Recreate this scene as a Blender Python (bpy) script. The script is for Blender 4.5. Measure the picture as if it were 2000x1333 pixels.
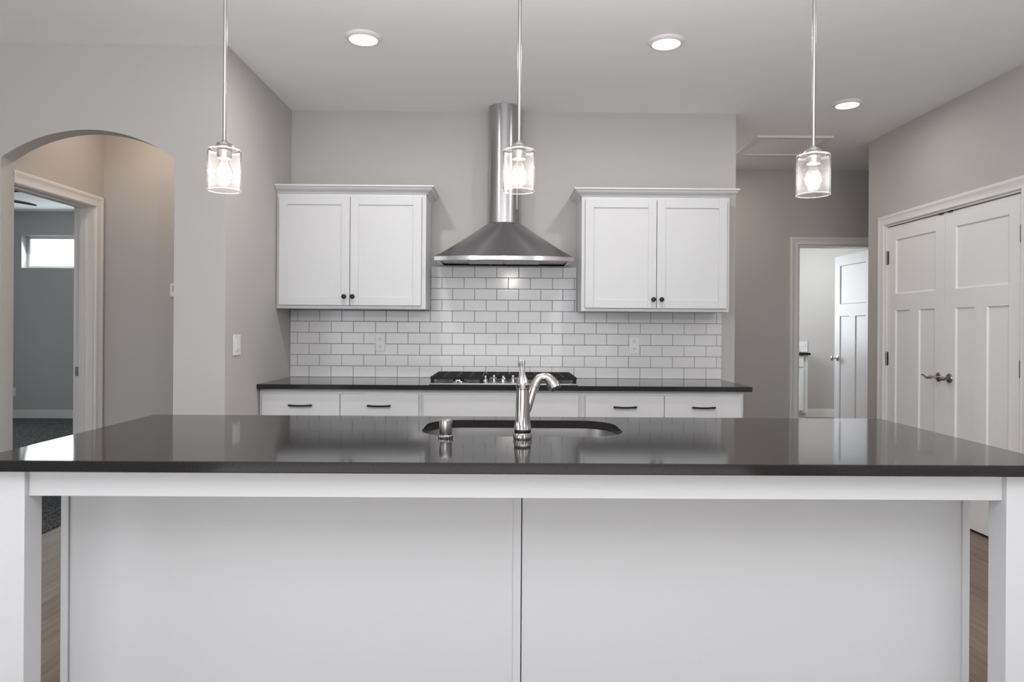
import bpy, bmesh, math, random
from mathutils import Vector, Matrix
PI = math.pi
random.seed(7)
scn = bpy.context.scene
for o in list(bpy.data.objects): bpy.data.objects.remove(o)
C = scn.collection

# ------------------------------------------------------------------ camera
CAM_H = 1.27
F_PX = 1357.0
yaw, roll = 0.0066, 0.0065
cam_d = bpy.data.cameras.new('camera'); cam = bpy.data.objects.new('camera', cam_d); C.objects.link(cam)
cam_d.sensor_fit = 'HORIZONTAL'; cam_d.sensor_width = 36.0
cam_d.lens = F_PX / 2000.0 * 36.0
cam_d.shift_y = -26.5 / 2000.0
cam_d.clip_start = 0.05
fw = Vector((math.sin(yaw), math.cos(yaw), 0)); rt = Vector((math.cos(yaw), -math.sin(yaw), 0)); up = Vector((0, 0, 1))
r2 = rt * math.cos(roll) + up * math.sin(roll); u2 = up * math.cos(roll) - rt * math.sin(roll)
cam.matrix_world = Matrix(((r2.x, u2.x, -fw.x, 0), (r2.y, u2.y, -fw.y, 0), (r2.z, u2.z, -fw.z, CAM_H), (0, 0, 0, 1)))
scn.camera = cam

# ------------------------------------------------------------------ world, exposure, large lights
w = bpy.data.worlds.new('world'); scn.world = w; w.use_nodes = True
bg = w.node_tree.nodes['Background']
bg.inputs[0].default_value = (0.86, 0.93, 1.0, 1); bg.inputs[1].default_value = 2.2
vs = scn.view_settings
vs.view_transform = 'Standard'; vs.look = 'None'; vs.gamma = 1.0; vs.use_curve_mapping = False
vs.exposure = 0.0

def area(name, loc, rot, sx, sy, power, col=(1, 1, 1), spread=180):
    d = bpy.data.lights.new(name, 'AREA'); d.shape = 'RECTANGLE'; d.size = sx; d.size_y = sy
    d.energy = power; d.color = col; d.spread = math.radians(spread)
    o = bpy.data.objects.new(name, d); C.objects.link(o); o.location = loc; o.rotation_euler = rot
    return o
def point(name, loc, power, col, radius):
    d = bpy.data.lights.new(name, 'POINT'); d.energy = power; d.color = col; d.shadow_soft_size = radius
    o = bpy.data.objects.new(name, d); C.objects.link(o); o.location = loc
    return o
# daylight through the great room's patio windows far behind the camera (facing +Y)
area('window_daylight_rear', (-1.1, -7.4, 1.35), (PI/2, 0, 0), 7.4, 2.2, 78, (0.96, 0.98, 1.0))
# daylight through the side windows at the left
area('window_daylight_side', (-5.1, -1.0, 1.4), (PI/2, 0, -PI/2), 2.6, 1.8, 22, (0.96, 0.98, 1.0))
# fill lamp added near the floor behind the camera, imitating bounce upwards
area('floor_bounce_fill', (-0.2, -1.0, 0.03), (PI, 0, 0), 4.6, 3.2, 68, (1, .985, .97))
# added fill lamp facing up behind the camera to brighten the ceiling
area('ceiling_fill', (0.2, -0.6, 2.0), (PI, 0, 0), 3.4, 2.6, 140, (.98, .99, 1))
# bedroom transom window (facing -Y) and laundry window (facing +X)
area('window_daylight_bedroom', (-5.75, 9.5, 2.25), (-PI/2+.5, 0, 0), 1.5, 0.42, 14, (0.86, 0.96, .94))
area('bedroom_side_fill', (-7.46, 6.4, 1.55), (PI/2-.2, 0, -PI/2), 1.7, 1.2, 26, (0.86, 0.96, .93))  # fill added at an unseen, invented side window to light the bedroom broadly
area('window_daylight_laundry', (2.44, 8.9, 1.65), (PI/2, 0, -PI/2), 1.2, 1.2, 44, (0.93, 0.97, 1.0))

# ------------------------------------------------------------------ mesh builder
class MB:
    def __init__(s): s.v = []; s.f = []
    def add(s, vs_, fs):
        b = len(s.v); s.v += [tuple(p) for p in vs_]; s.f += [[b + i for i in f] for f in fs]; return s
    def box(s, x0, x1, y0, y1, z0, z1, bv=0.0):
        if x1 < x0: x0, x1 = x1, x0
        if y1 < y0: y0, y1 = y1, y0
        if z1 < z0: z0, z1 = z1, z0
        if bv <= 0:
            s.add([(x0,y0,z0),(x1,y0,z0),(x1,y1,z0),(x0,y1,z0),(x0,y0,z1),(x1,y0,z1),(x1,y1,z1),(x0,y1,z1)],
                  [(0,3,2,1),(4,5,6,7),(0,1,5,4),(1,2,6,5),(2,3,7,6),(3,0,4,7)])
            return s
        bm = bmesh.new(); bmesh.ops.create_cube(bm, size=1)
        for v in bm.verts:
            v.co = Vector(((x0+x1)/2 + v.co.x*(x1-x0), (y0+y1)/2 + v.co.y*(y1-y0), (z0+z1)/2 + v.co.z*(z1-z0)))
        bmesh.ops.bevel(bm, geom=list(bm.edges), offset=bv, segments=2, profile=0.5, affect='EDGES')
        return s.frombm(bm)
    def frombm(s, bm):
        bm.verts.ensure_lookup_table(); bm.verts.index_update()
        s.add([v.co[:] for v in bm.verts], [[v.index for v in f.verts] for f in bm.faces]); bm.free(); return s
    def rings(s, rs, cap0=True, cap1=True, closed=True, loop=False):
        n = len(rs[0]); vs_ = [p for r in rs for p in r]; fs = []
        m = len(rs)
        for i in range(m if loop else m-1):
            a = i*n; b = ((i+1) % m)*n
            for j in range(n if closed else n-1):
                k = (j+1) % n
                fs.append((a+j, a+k, b+k, b+j))
        if cap0 and not loop: fs.append(list(range(n))[::-1])
        if cap1 and not loop: fs.append([(m-1)*n + j for j in range(n)])
        return s.add(vs_, fs)
    def lathe(s, prof, c=(0,0,0), n=32, axis='z', flute=None, cap0=True, cap1=True):
        rs = []
        for i, (r, h) in enumerate(prof):
            ring = []
            for k in range(n):
                t = 2*PI*k/n; rr = r
                if flute: rr = r * (1 + flute(i) * math.cos(flute.n * t)) if hasattr(flute, 'n') else r
                a, b = rr*math.cos(t), rr*math.sin(t)
                if axis == 'z': p = (c[0]+a, c[1]+b, c[2]+h)
                elif axis == 'y': p = (c[0]+b, c[1]+h, c[2]+a)
                else: p = (c[0]+h, c[1]+a, c[2]+b)
                ring.append(p)
            rs.append(ring)
        return s.rings(rs, cap0, cap1)
    def tube(s, pts, rad, n=16, cap=True):
        pts = [Vector(p) for p in pts]; m = len(pts)
        if not hasattr(rad, '__len__'): rad = [rad]*m
        T = [(pts[min(i+1, m-1)] - pts[max(i-1, 0)]).normalized() for i in range(m)]
        up_ = Vector((0,0,1)) if abs(T[0].z) < .9 else Vector((0,1,0))
        N = T[0].cross(up_).normalized(); rs = []
        for i in range(m):
            N = (N - T[i]*N.dot(T[i])).normalized(); B = T[i].cross(N)
            rs.append([tuple(pts[i] + (N*math.cos(2*PI*k/n) + B*math.sin(2*PI*k/n))*rad[i]) for k in range(n)])
        return s.rings(rs, cap, cap)
    def prism(s, poly, axis, a0, a1):
        def P(p, a):
            if axis == 'y': return (p[0], a, p[1])
            if axis == 'x': return (a, p[0], p[1])
            return (p[0], p[1], a)
        return s.rings([[P(p, a0) for p in poly], [P(p, a1) for p in poly]])
    def build(s, name, m, parent=None, angle=21, mat4=None, origin=None):
        me = bpy.data.meshes.new(name)
        vs_ = [Vector(p) for p in s.v]
        if mat4: vs_ = [mat4 @ p for p in vs_]
        o = bpy.data.objects.new(name, me); C.objects.link(o)
        if parent:
            r = parent
            while r.parent: r = r.parent
            off = Vector(r.location); o.parent = parent
        else:
            if origin is None:
                lo = [min(p[i] for p in vs_) for i in range(3)]; hi = [max(p[i] for p in vs_) for i in range(3)]
                origin = ((lo[0]+hi[0])/2, (lo[1]+hi[1])/2, lo[2])
            off = Vector(origin); o.location = off
        me.from_pydata([tuple(p - off) for p in vs_], [], s.f); me.validate()
        bm = bmesh.new(); bm.from_mesh(me); bmesh.ops.recalc_face_normals(bm, faces=list(bm.faces)); bm.to_mesh(me); bm.free()
        me.polygons.foreach_set('use_smooth', [True]*len(me.polygons))
        me.set_sharp_from_angle(angle=math.radians(angle))
        me.materials.append(m); me.update()
        return o

def thing(name, label, cat, loc, group=None):
    o = bpy.data.objects.new(name, None); C.objects.link(o); o.location = loc; o.empty_display_size = .05
    o['label'] = label; o['category'] = cat
    if group: o['group'] = group
    return o
def tag(o, label, cat, group=None):
    o['label'] = label; o['category'] = cat
    if group: o['group'] = group
    return o
def struct(o, label=None, cat=None):
    o['kind'] = 'structure'
    if label: o['label'] = label
    if cat: o['category'] = cat
    return o
def copy_tree(o, parent=None):
    c = o.copy(); C.objects.link(c)
    if parent: c.parent = parent
    for ch in list(o.children): copy_tree(ch, c)
    return c

# ------------------------------------------------------------------ materials
def mat(name, col, rough=.5, metal=0.0, spec=.5, coat=0.0):
    m = bpy.data.materials.new(name); m.use_nodes = True
    b = m.node_tree.nodes['Principled BSDF']
    b.inputs['Base Color'].default_value = (*col, 1); b.inputs['Roughness'].default_value = rough
    b.inputs['Metallic'].default_value = metal; b.inputs['Specular IOR Level'].default_value = spec
    b.inputs['Coat Weight'].default_value = coat
    return m, m.node_tree, b
def noise_bump(nt, b, scale, strength, dist=.002, detail=3, stretch=None):
    tc = nt.nodes.new('ShaderNodeTexCoord'); n = nt.nodes.new('ShaderNodeTexNoise'); bp = nt.nodes.new('ShaderNodeBump')
    n.inputs['Scale'].default_value = scale; n.inputs['Detail'].default_value = detail
    src = tc.outputs['Object']
    if stretch:
        mp = nt.nodes.new('ShaderNodeMapping'); mp.inputs['Scale'].default_value = stretch
        nt.links.new(src, mp.inputs['Vector']); src = mp.outputs[0]
    nt.links.new(src, n.inputs['Vector']); nt.links.new(n.outputs[0], bp.inputs['Height'])
    bp.inputs['Strength'].default_value = strength; bp.inputs['Distance'].default_value = dist
    nt.links.new(bp.outputs[0], b.inputs['Normal'])
    return n
def paint(name, col, rough, bump=.15, scale=220):
    m, nt, b = mat(name, col, rough); noise_bump(nt, b, scale, bump, .0006)
    return m
M_WALL = paint('greige_wall_paint', (.485, .470, .462), .75)
M_CEIL = paint('ceiling_paint', (.89, .905, .925), .85, .25, 120)
M_TRIM = paint('white_trim_paint', (.76, .75, .75), .38, .03)
M_CAB = paint('white_cabinet_paint', (.64, .645, .66), .36, .03)
M_CARC = paint('white_island_paint', (.64, .643, .655), .4, .03)
M_DOOR = paint('white_door_paint', (.82, .825, .835), .36, .03)
M_PLATE = mat('white_plastic', (.76, .76, .77), .3)[0]
M_DARK = mat('dark_slot', (.02, .02, .02), .6)[0]
M_BLACK = mat('matte_black_metal', (.012, .012, .013), .38, .3)[0]
M_IRON = mat('cast_iron', (.008, .008, .009), .6, 0, .3)[0]

def quartz():
    m, nt, b = mat('dark_quartz', (.022, .019, .020), .07, 0, .35)
    tc = nt.nodes.new('ShaderNodeTexCoord'); n = nt.nodes.new('ShaderNodeTexNoise'); cr = nt.nodes.new('ShaderNodeValToRGB')
    n.inputs['Scale'].default_value = 260; n.inputs['Detail'].default_value = 2
    nt.links.new(tc.outputs['Object'], n.inputs['Vector']); nt.links.new(n.outputs[0], cr.inputs[0])
    cr.color_ramp.elements[0].position = .35; cr.color_ramp.elements[0].color = (.014, .013, .0135, 1)
    cr.color_ramp.elements[1].position = .7; cr.color_ramp.elements[1].color = (.026, .023, .024, 1)
    nt.links.new(cr.outputs[0], b.inputs['Base Color'])
    return m
M_QUARTZ = quartz()

ANROT = 0.25
def steel(name, col=(.60, .59, .58), rough=.26, stretch=(300, 300, 4), amp=.16, bump=.06, aniso=0.0):
    m, nt, b = mat(name, col, rough, 1.0)
    if aniso:
        tg = nt.nodes.new('ShaderNodeTangent'); tg.direction_type = 'RADIAL'; tg.axis = 'Z'
        nt.links.new(tg.outputs[0], b.inputs['Tangent']); b.inputs['Anisotropic'].default_value = aniso; b.inputs['Anisotropic Rotation'].default_value = ANROT
    tc = nt.nodes.new('ShaderNodeTexCoord'); mp = nt.nodes.new('ShaderNodeMapping'); mp.inputs['Scale'].default_value = stretch
    n = nt.nodes.new('ShaderNodeTexNoise'); n.inputs['Scale'].default_value = 1; n.inputs['Detail'].default_value = 4
    mr = nt.nodes.new('ShaderNodeMapRange'); mr.inputs['To Min'].default_value = max(.03, rough-amp/2); mr.inputs['To Max'].default_value = rough+amp/2
    bp = nt.nodes.new('ShaderNodeBump'); bp.inputs['Strength'].default_value = bump; bp.inputs['Distance'].default_value = .001
    nt.links.new(tc.outputs['Object'], mp.inputs[0]); nt.links.new(mp.outputs[0], n.inputs['Vector'])
    nt.links.new(n.outputs[0], mr.inputs[0]); nt.links.new(mr.outputs[0], b.inputs['Roughness'])
    nt.links.new(n.outputs[0], bp.inputs['Height']); nt.links.new(bp.outputs[0], b.inputs['Normal'])
    return m
M_HOOD = steel('brushed_stainless_hood', (.50, .49, .495), .26, (45, 45, .6), .10, .02, .85)
M_CANOPY = steel('brushed_stainless_canopy', (.38, .375, .385), .24, (25, 25, 25), .0, .0, .85)
M_SINK = steel('satin_stainless_sink', (.44, .43, .42), .34, (3, 60, 60), .1, .0)
M_NICKEL = steel('brushed_nickel', (.43, .415, .405), .18, (80, 80, 20), .08, .01, .7)
M_HINGE = mat('hinge_nickel', (.30, .29, .28), .4, 1.0)[0]
M_CHROME = mat('satin_chrome', (.68, .67, .66), .16, 1.0)[0]
M_FIX = steel('brushed_nickel_pendant', (.42, .41, .40), .25, (80, 80, 20), .1, .01)

def tile():
    m, nt, b = mat('glazed_white_tile', (.78, .775, .785), .14, 0, .42)
    noise_bump(nt, b, 14, .05, .0012, 2)
    tc = nt.nodes.new('ShaderNodeTexCoord'); n = nt.nodes.new('ShaderNodeTexNoise'); n.inputs['Scale'].default_value = 5
    cr = nt.nodes.new('ShaderNodeValToRGB'); nt.links.new(tc.outputs['Object'], n.inputs['Vector']); nt.links.new(n.outputs[0], cr.inputs[0])
    cr.color_ramp.elements[0].color = (.67, .665, .67, 1); cr.color_ramp.elements[1].color = (.73, .725, .73, 1)
    nt.links.new(cr.outputs[0], b.inputs['Base Color'])
    return m
M_TILE = tile()
M_GROUT = mat('grey_grout', (.16, .155, .155), .9)[0]

def wood_floor():
    m, nt, b = mat('oak_plank_floor', (.35, .27, .21), .42)
    tc = nt.nodes.new('ShaderNodeTexCoord'); mp = nt.nodes.new('ShaderNodeMapping'); mp.inputs['Rotation'].default_value = (0, 0, PI/2)
    br = nt.nodes.new('ShaderNodeTexBrick'); br.offset = .37; br.offset_frequency = 3
    br.inputs['Scale'].default_value = 1; br.inputs['Brick Width'].default_value = 1.25; br.inputs['Row Height'].default_value = .128
    br.inputs['Mortar Size'].default_value = .0012; br.inputs['Bias'].default_value = 0
    br.inputs['Color1'].default_value = (.24, .185, .145, 1); br.inputs['Color2'].default_value = (.165, .12, .09, 1); br.inputs['Mortar'].default_value = (.06, .045, .035, 1)
    nt.links.new(tc.outputs['Object'], mp.inputs[0]); nt.links.new(mp.outputs[0], br.inputs['Vector'])
    mp2 = nt.nodes.new('ShaderNodeMapping'); mp2.inputs['Scale'].default_value = (26, 1.4, 1)
    n = nt.nodes.new('ShaderNodeTexNoise'); n.inputs['Scale'].default_value = 2.5; n.inputs['Detail'].default_value = 6
    nt.links.new(tc.outputs['Object'], mp2.inputs[0]); nt.links.new(mp2.outputs[0], n.inputs['Vector'])
    cr = nt.nodes.new('ShaderNodeValToRGB'); cr.color_ramp.elements[0].position = .3; cr.color_ramp.elements[0].color = (.66, .64, .62, 1)
    cr.color_ramp.elements[1].position = .72; cr.color_ramp.elements[1].color = (1.12, 1.1, 1.08, 1); nt.links.new(n.outputs[0], cr.inputs[0])
    mx = nt.nodes.new('ShaderNodeMix'); mx.data_type = 'RGBA'; mx.blend_type = 'MULTIPLY'; mx.inputs[0].default_value = 1
    nt.links.new(br.outputs[0], mx.inputs[6]); nt.links.new(cr.outputs[0], mx.inputs[7]); nt.links.new(mx.outputs[2], b.inputs['Base Color'])
    return m
M_FLOOR = wood_floor()
def carpet():
    m, nt, b = mat('grey_carpet', (.12, .12, .12), .95, 0, .1)
    n = noise_bump(nt, b, 90, 1.0, .02, 6)
    cr = nt.nodes.new('ShaderNodeValToRGB'); cr.color_ramp.elements[0].position = .38; cr.color_ramp.elements[0].color = (.05, .052, .055, 1)
    cr.color_ramp.elements[1].position = .62; cr.color_ramp.elements[1].color = (.26, .26, .265, 1)
    nt.links.new(n.outputs[0], cr.inputs[0]); nt.links.new(cr.outputs[0], b.inputs['Base Color'])
    return m
M_CARPET = carpet()

def emit(name, col, st):
    m = bpy.data.materials.new(name); m.use_nodes = True; nt = m.node_tree; nt.nodes.clear()
    e = nt.nodes.new('ShaderNodeEmission'); e.inputs[0].default_value = (*col, 1); e.inputs[1].default_value = st
    o = nt.nodes.new('ShaderNodeOutputMaterial'); nt.links.new(e.outputs[0], o.inputs[0]); return m
M_LED = emit('led_lens', (1, .99, .96), 6.0)
M_FIL = emit('glowing_filament', (1, .86, .66), 40.0)
M_HALL = emit('hall_led_lens', (1, .9, .75), 6.0)

def clear_mix(name, diff_col, diff_amt, seeds=False, edge=.5):
    """thin clear glass: transparent, with a Fresnel gloss and a little white haze (seed bubbles)"""
    m = bpy.data.materials.new(name); m.use_nodes = True; nt = m.node_tree; nt.nodes.clear()
    L = nt.links.new
    tr = nt.nodes.new('ShaderNodeBsdfTransparent'); gl = nt.nodes.new('ShaderNodeBsdfGlossy'); gl.inputs['Roughness'].default_value = .05
    df = nt.nodes.new('ShaderNodeBsdfDiffuse'); df.inputs[0].default_value = (*diff_col, 1)
    tl = nt.nodes.new('ShaderNodeBsdfTranslucent'); tl.inputs[0].default_value = (*diff_col, 1)
    dt = nt.nodes.new('ShaderNodeMixShader'); dt.inputs[0].default_value = .55; L(df.outputs[0], dt.inputs[1]); L(tl.outputs[0], dt.inputs[2])
    lw = nt.nodes.new('ShaderNodeLayerWeight'); lw.inputs[0].default_value = .25
    a = nt.nodes.new('ShaderNodeMath'); a.operation = 'MULTIPLY_ADD'; a.inputs[1].default_value = edge; a.inputs[2].default_value = diff_amt
    L(lw.outputs['Facing'], a.inputs[0]); fac = a.outputs[0]
    if seeds:
        tc = nt.nodes.new('ShaderNodeTexCoord'); vo = nt.nodes.new('ShaderNodeTexVoronoi'); vo.inputs['Scale'].default_value = 260
        L(tc.outputs['Object'], vo.inputs['Vector'])
        lt = nt.nodes.new('ShaderNodeMath'); lt.operation = 'LESS_THAN'; lt.inputs[1].default_value = .27; L(vo.outputs['Distance'], lt.inputs[0])
        ml = nt.nodes.new('ShaderNodeMath'); ml.operation = 'MULTIPLY_ADD'; ml.inputs[1].default_value = .028; L(lt.outputs[0], ml.inputs[0]); L(fac, ml.inputs[2])
        ml.use_clamp = True; fac = ml.outputs[0]
    m1 = nt.nodes.new('ShaderNodeMixShader'); L(fac, m1.inputs[0]); L(tr.outputs[0], m1.inputs[1]); L(dt.outputs[0], m1.inputs[2])
    fr = nt.nodes.new('ShaderNodeFresnel'); fr.inputs[0].default_value = 1.12
    m2 = nt.nodes.new('ShaderNodeMixShader'); L(fr.outputs[0], m2.inputs[0]); L(m1.outputs[0], m2.inputs[1]); L(gl.outputs[0], m2.inputs[2])
    o = nt.nodes.new('ShaderNodeOutputMaterial'); L(m2.outputs[0], o.inputs[0]); return m
M_SEED = clear_mix('seeded_clear_glass', (.95, .94, .93), .0035, True, .028)
M_RIM = clear_mix('glass_rim', (.97, .96, .95), .03, False, .02)
M_BULB = clear_mix('bulb_glass', (1, .93, .82), .002, False, .008)
M_PANE = clear_mix('window_pane', (.9, .95, .95), .0, False, .0)

# ------------------------------------------------------------------ shell
CZ = 2.79                                   # ceiling height
XL, XR, YB = -1.527, 2.92, 4.90             # kitchen left wall, right wall, back wall
YA = 3.77                                   # wall with the arch
ZD = 2.075                                  # door heads
S = struct
S(MB().box(-2.81, 5.7, -7.6, 10.2, -.10, 0).box(-5.3, -2.81, -7.6, 3.83, -.10, 0).build('floor', M_FLOOR))
S(MB().box(-7.6, -2.812, 3.832, 9.6, -.10, .006).build('floor_bedroom', M_CARPET))
S(MB().box(-7.7, 5.7, -7.7, 10.2, CZ, CZ+.12).build('ceiling', M_CEIL))
S(MB().box(XL-.12, 1.607, YB, YB+.12, 0, CZ).build('wall_back', M_WALL))
S(MB().box(XL-.12, XL, YA+.12, YB, 0, CZ).build('wall_left', M_WALL))
# arch wall: outline with an arched notch down to the floor
x0, x1 = -2.739, -1.806; zs, rise = 2.172, .153
c = (x1-x0); R = (c*c/4 + rise*rise)/(2*rise); cx = (x0+x1)/2; cz = zs + rise - R; a = math.asin(c/2/R)
arch = [(cx + R*math.sin(-a + 2*a*i/32), cz + R*math.cos(-a + 2*a*i/32)) for i in range(33)]
mb = MB()
mb.box(x1, XL, YA, YA+.12, 0, CZ).box(-7.5, x0, YA, YA+.10, 0, CZ)
for i in range(32):
    p, q = arch[i], arch[i+1]
    mb.add([(p[0],YA,p[1]),(q[0],YA,q[1]),(q[0],YA,CZ),(p[0],YA,CZ),(p[0],YA+.10,p[1]),(q[0],YA+.10,q[1]),(q[0],YA+.10,CZ),(p[0],YA+.10,CZ)],
           [(0,1,2,3),(4,7,6,5),(0,4,5,1)])
S(mb.build('wall_arch', M_WALL, angle=25))
# small hall behind the arch
S(MB().box(-2.75, XL-.12, 4.74, 4.86, 0, CZ).build('wall_hall_back', M_WALL))
S(MB().box(-2.87, -2.75, 4.645, 9.4, 0, CZ).box(-2.87, -2.75, 3.87, 4.645, 2.07, CZ).build('wall_hall_left', M_WALL))
# bedroom
S(MB().box(-7.62, -7.5, YA+.1, 5.5, 0, CZ).box(-7.62, -7.5, 7.3, 9.52, 0, CZ).box(-7.62, -7.5, 5.5, 7.3, 0, .9).box(-7.62, -7.5, 5.5, 7.3, 2.2, CZ).build('wall_bedroom_left', M_WALL))
wx0, wx1, wz0, wz1 = -6.55, -4.95, 2.03, 2.47
S(MB().box(-7.5, wx0, 9.4, 9.55, 0, CZ).box(wx1, -2.75, 9.4, 9.55, 0, CZ).box(wx0, wx1, 9.4, 9.55, 0, wz0).box(wx0, wx1, 9.4, 9.55, wz1, CZ).build('wall_bedroom_back', M_WALL))
S(MB().box(-7.5, -2.87, 9.385, 9.4, .006, .12, .003).build('baseboard_bedroom', M_TRIM))
f = MB()
for (a0, a1, b0, b1) in ((wx0, wx1, wz0, wz0+.035), (wx0, wx1, wz1-.035, wz1), (wx0, wx0+.035, wz0+.035, wz1-.035), (wx1-.035, wx1, wz0+.035, wz1-.035), ((wx0+wx1)/2-.02, (wx0+wx1)/2+.02, wz0+.035, wz1-.035)):
    f.box(a0, a1, 9.51, 9.545, b0, b1)
win = S(f.build('window_1', M_TRIM))
MB().box(wx0+.03, wx1-.03, 9.525, 9.53, wz0+.03, wz1-.03).build('pane', M_PANE, win)
# right side
S(MB().box(1.487, 1.607, YB+.12, 6.6, 0, CZ).build('wall_hall_right_side', M_WALL))
S(MB().box(1.487, 2.763, 6.6, 6.72, 0, CZ).box(3.56, 5.62, 6.6, 6.72, 0, CZ).box(2.763, 3.56, 6.6, 6.72, ZD, CZ).build('wall_hall_far', M_WALL))
dY0, dY1 = 3.92, 5.36
S(MB().box(XR, XR+.12, -7.6, dY0, 0, CZ).box(XR, XR+.12, dY1, 5.61, 0, CZ).box(XR, XR+.12, dY0, dY1, ZD, CZ).build('wall_right', M_WALL))
S(MB().box(XR+.12, 3.7, 5.49, 5.61, 0, CZ).box(XR+.12, 3.7, 3.70, 3.82, 0, CZ).box(3.7, 3.8, 3.70, 5.61, 0, CZ).build('wall_closet', M_WALL))
S(MB().box(4.5, 4.62, 5.5, 6.6, 0, CZ).box(3.8, 4.62, 5.49, 5.61, 0, CZ).build('wall_hall_end', M_WALL))
# laundry
S(MB().box(1.487, 5.62, 10.0, 10.12, 0, CZ).build('wall_laundry_back', M_WALL))
S(MB().box(5.5, 5.62, 6.72, 10.0, 0, CZ).build('wall_laundry_right', M_WALL))
S(MB().box(2.28, 2.40, 6.72, 8.25, 0, CZ).box(2.28, 2.40, 9.55, 10, 0, CZ).box(2.28, 2.40, 8.25, 9.55, 0, 1.0).box(2.28, 2.40, 8.25, 9.55, 2.3, CZ).build('wall_laundry_left', M_WALL))
f = MB()
for (a0, a1, b0, b1) in ((8.25, 9.55, 1.0, 1.05), (8.25, 9.55, 2.25, 2.3), (8.25, 8.3, 1.05, 2.25), (9.5, 9.55, 1.05, 2.25), (8.88, 8.92, 1.05, 2.25)): f.box(2.30, 2.34, a0, a1, b0, b1)
S(f.build('window_2', M_TRIM))
# great room behind and beside the camera
S(MB().box(-5.3, -5.2, -7.6, -2.3, 0, CZ).box(-5.3, -5.2, .3, YA, 0, CZ).box(-5.3, -5.2, -2.3, .3, 0, .5).box(-5.3, -5.2, -2.3, .3, 2.3, CZ).build('wall_great_room_left', M_WALL))
S(MB().box(-5.3, -4.9, -7.62, -7.5, 0, CZ).box(2.7, 3.04, -7.62, -7.5, 0, CZ).box(-4.9, 2.7, -7.62, -7.5, 2.45, CZ).box(-4.9, 2.7, -7.62, -7.5, 0, .06).build('wall_rear', M_WALL))
f = MB()
for xx in (-4.9, -3.0, -1.1, .8, 2.64): f.box(xx, xx+.06, -7.58, -7.52, .14, 2.38)
f.box(-4.9, 2.7, -7.58, -7.52, .06, .14).box(-4.9, 2.7, -7.58, -7.52, 2.38, 2.45)
S(f.build('window_3', M_TRIM))
f = MB()
for yy in (-2.3, -1.03, .24): f.box(-5.28, -5.22, yy, yy+.06, .56, 2.24)
f.box(-5.28, -5.22, -2.3, .3, .5, .56).box(-5.28, -5.22, -2.3, .3, 2.24, 2.3)
S(f.build('window_4', M_TRIM))

# casings: a moulded profile swept with mitres round an opening
PROF = [(0, 0), (0, .010), (.006, .014), (.014, .012), (.040, .013), (.050, .018), (.058, .021), (.068, .021), (.073, .017), (.075, .010), (.075, 0)]
def casing(name, P, a0, a1, top, legs=(True, True)):
    """P(a, z, d) maps opening coordinates (along wall, height, depth off the wall) to the world"""
    pts = []
    if legs[0]: pts.append((a0, 0, (-1, 0)))
    pts.append((a0, top, (-1, 1) if legs[0] else (0, 1))); pts.append((a1, top, (1, 1) if legs[1] else (0, 1)))
    if legs[1]: pts.append((a1, 0, (1, 0)))
    return S(MB().rings([[P(a_ + o*dx, z_ + o*dz, d) for (o, d) in PROF] for (a_, z_, (dx, dz)) in pts]).build(name, M_TRIM, angle=28))
casing('trim_1', lambda a_, z_, d: (XR-d, a_, z_), dY0, dY1, ZD)
casing('trim_2', lambda a_, z_, d: (a_, 6.6-d, z_), 2.763, 3.56, ZD)
casing('trim_3', lambda a_, z_, d: (-2.75+d, a_, z_), 3.871, 4.640, 2.054, (False, True))
# jambs with stops
S(MB().box(XR-.001, XR+.12, dY1-.0005, dY1-.017, 0, ZD-.012).box(XR-.001, XR+.12, dY0+.0005, dY0+.017, 0, ZD-.012).box(XR-.001, XR+.12, dY0+.0005, dY1-.0005, ZD-.012, ZD-.0005)
  .box(XR+.055, XR+.075, dY0+.017, dY1-.017, ZD-.03, ZD-.012).build('trim_4', M_TRIM))
S(MB().box(2.7635, 2.78, 6.599, 6.725, 0, ZD-.017).box(3.543, 3.5595, 6.599, 6.725, 0, ZD-.017).box(2.7635, 3.5595, 6.599, 6.725, ZD-.017, ZD-.0005).box(2.78, 2.792, 6.64, 6.68, 0, ZD-.017).build('trim_5', M_TRIM))
jm = S(MB().box(-2.876, -2.749, 4.625, 4.6445, 0, 2.05).box(-2.876, -2.749, 3.872, 4.6445, 2.05, 2.0695).box(-2.835, -2.795, 4.613, 4.625, 0, 2.04).box(-2.835, -2.795, 3.872, 4.625, 2.04, 2.05).build('trim_6', M_TRIM))
MB().box(-2.862, -2.838, 4.622, 4.626, .93, .99, .001).build('strike_plate', M_CHROME, jm)
# baseboards
S(MB().box(-2.75, XL-.12, 4.727, 4.74, 0, .12, .003).build('baseboard_hall', M_TRIM))
S(MB().box(XR-.013, XR, -7.5, dY0-.076, 0, .12, .003).box(XR-.013, XR, dY1+.076, 5.61, 0, .12, .003).build('baseboard_right', M_TRIM))
S(MB().box(1.607, 2.687, 6.587, 6.6, 0, .12, .003).build('baseboard_far', M_TRIM))
S(MB().box(2.4, 3.3, 9.987, 10, 0, .12, .003).box(4.26, 5.5, 9.987, 10, 0, .12, .003).build('baseboard_laundry', M_TRIM))
S(MB().box(XL+.0, XL+.013, YA+.0, 4.24, 0, .12, .003).box(x1, XL+.013, YA-.013, YA, 0, .12, .003).box(-5.2, x0, YA-.013, YA, 0, .12, .003).build('baseboard_left', M_TRIM))

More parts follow.
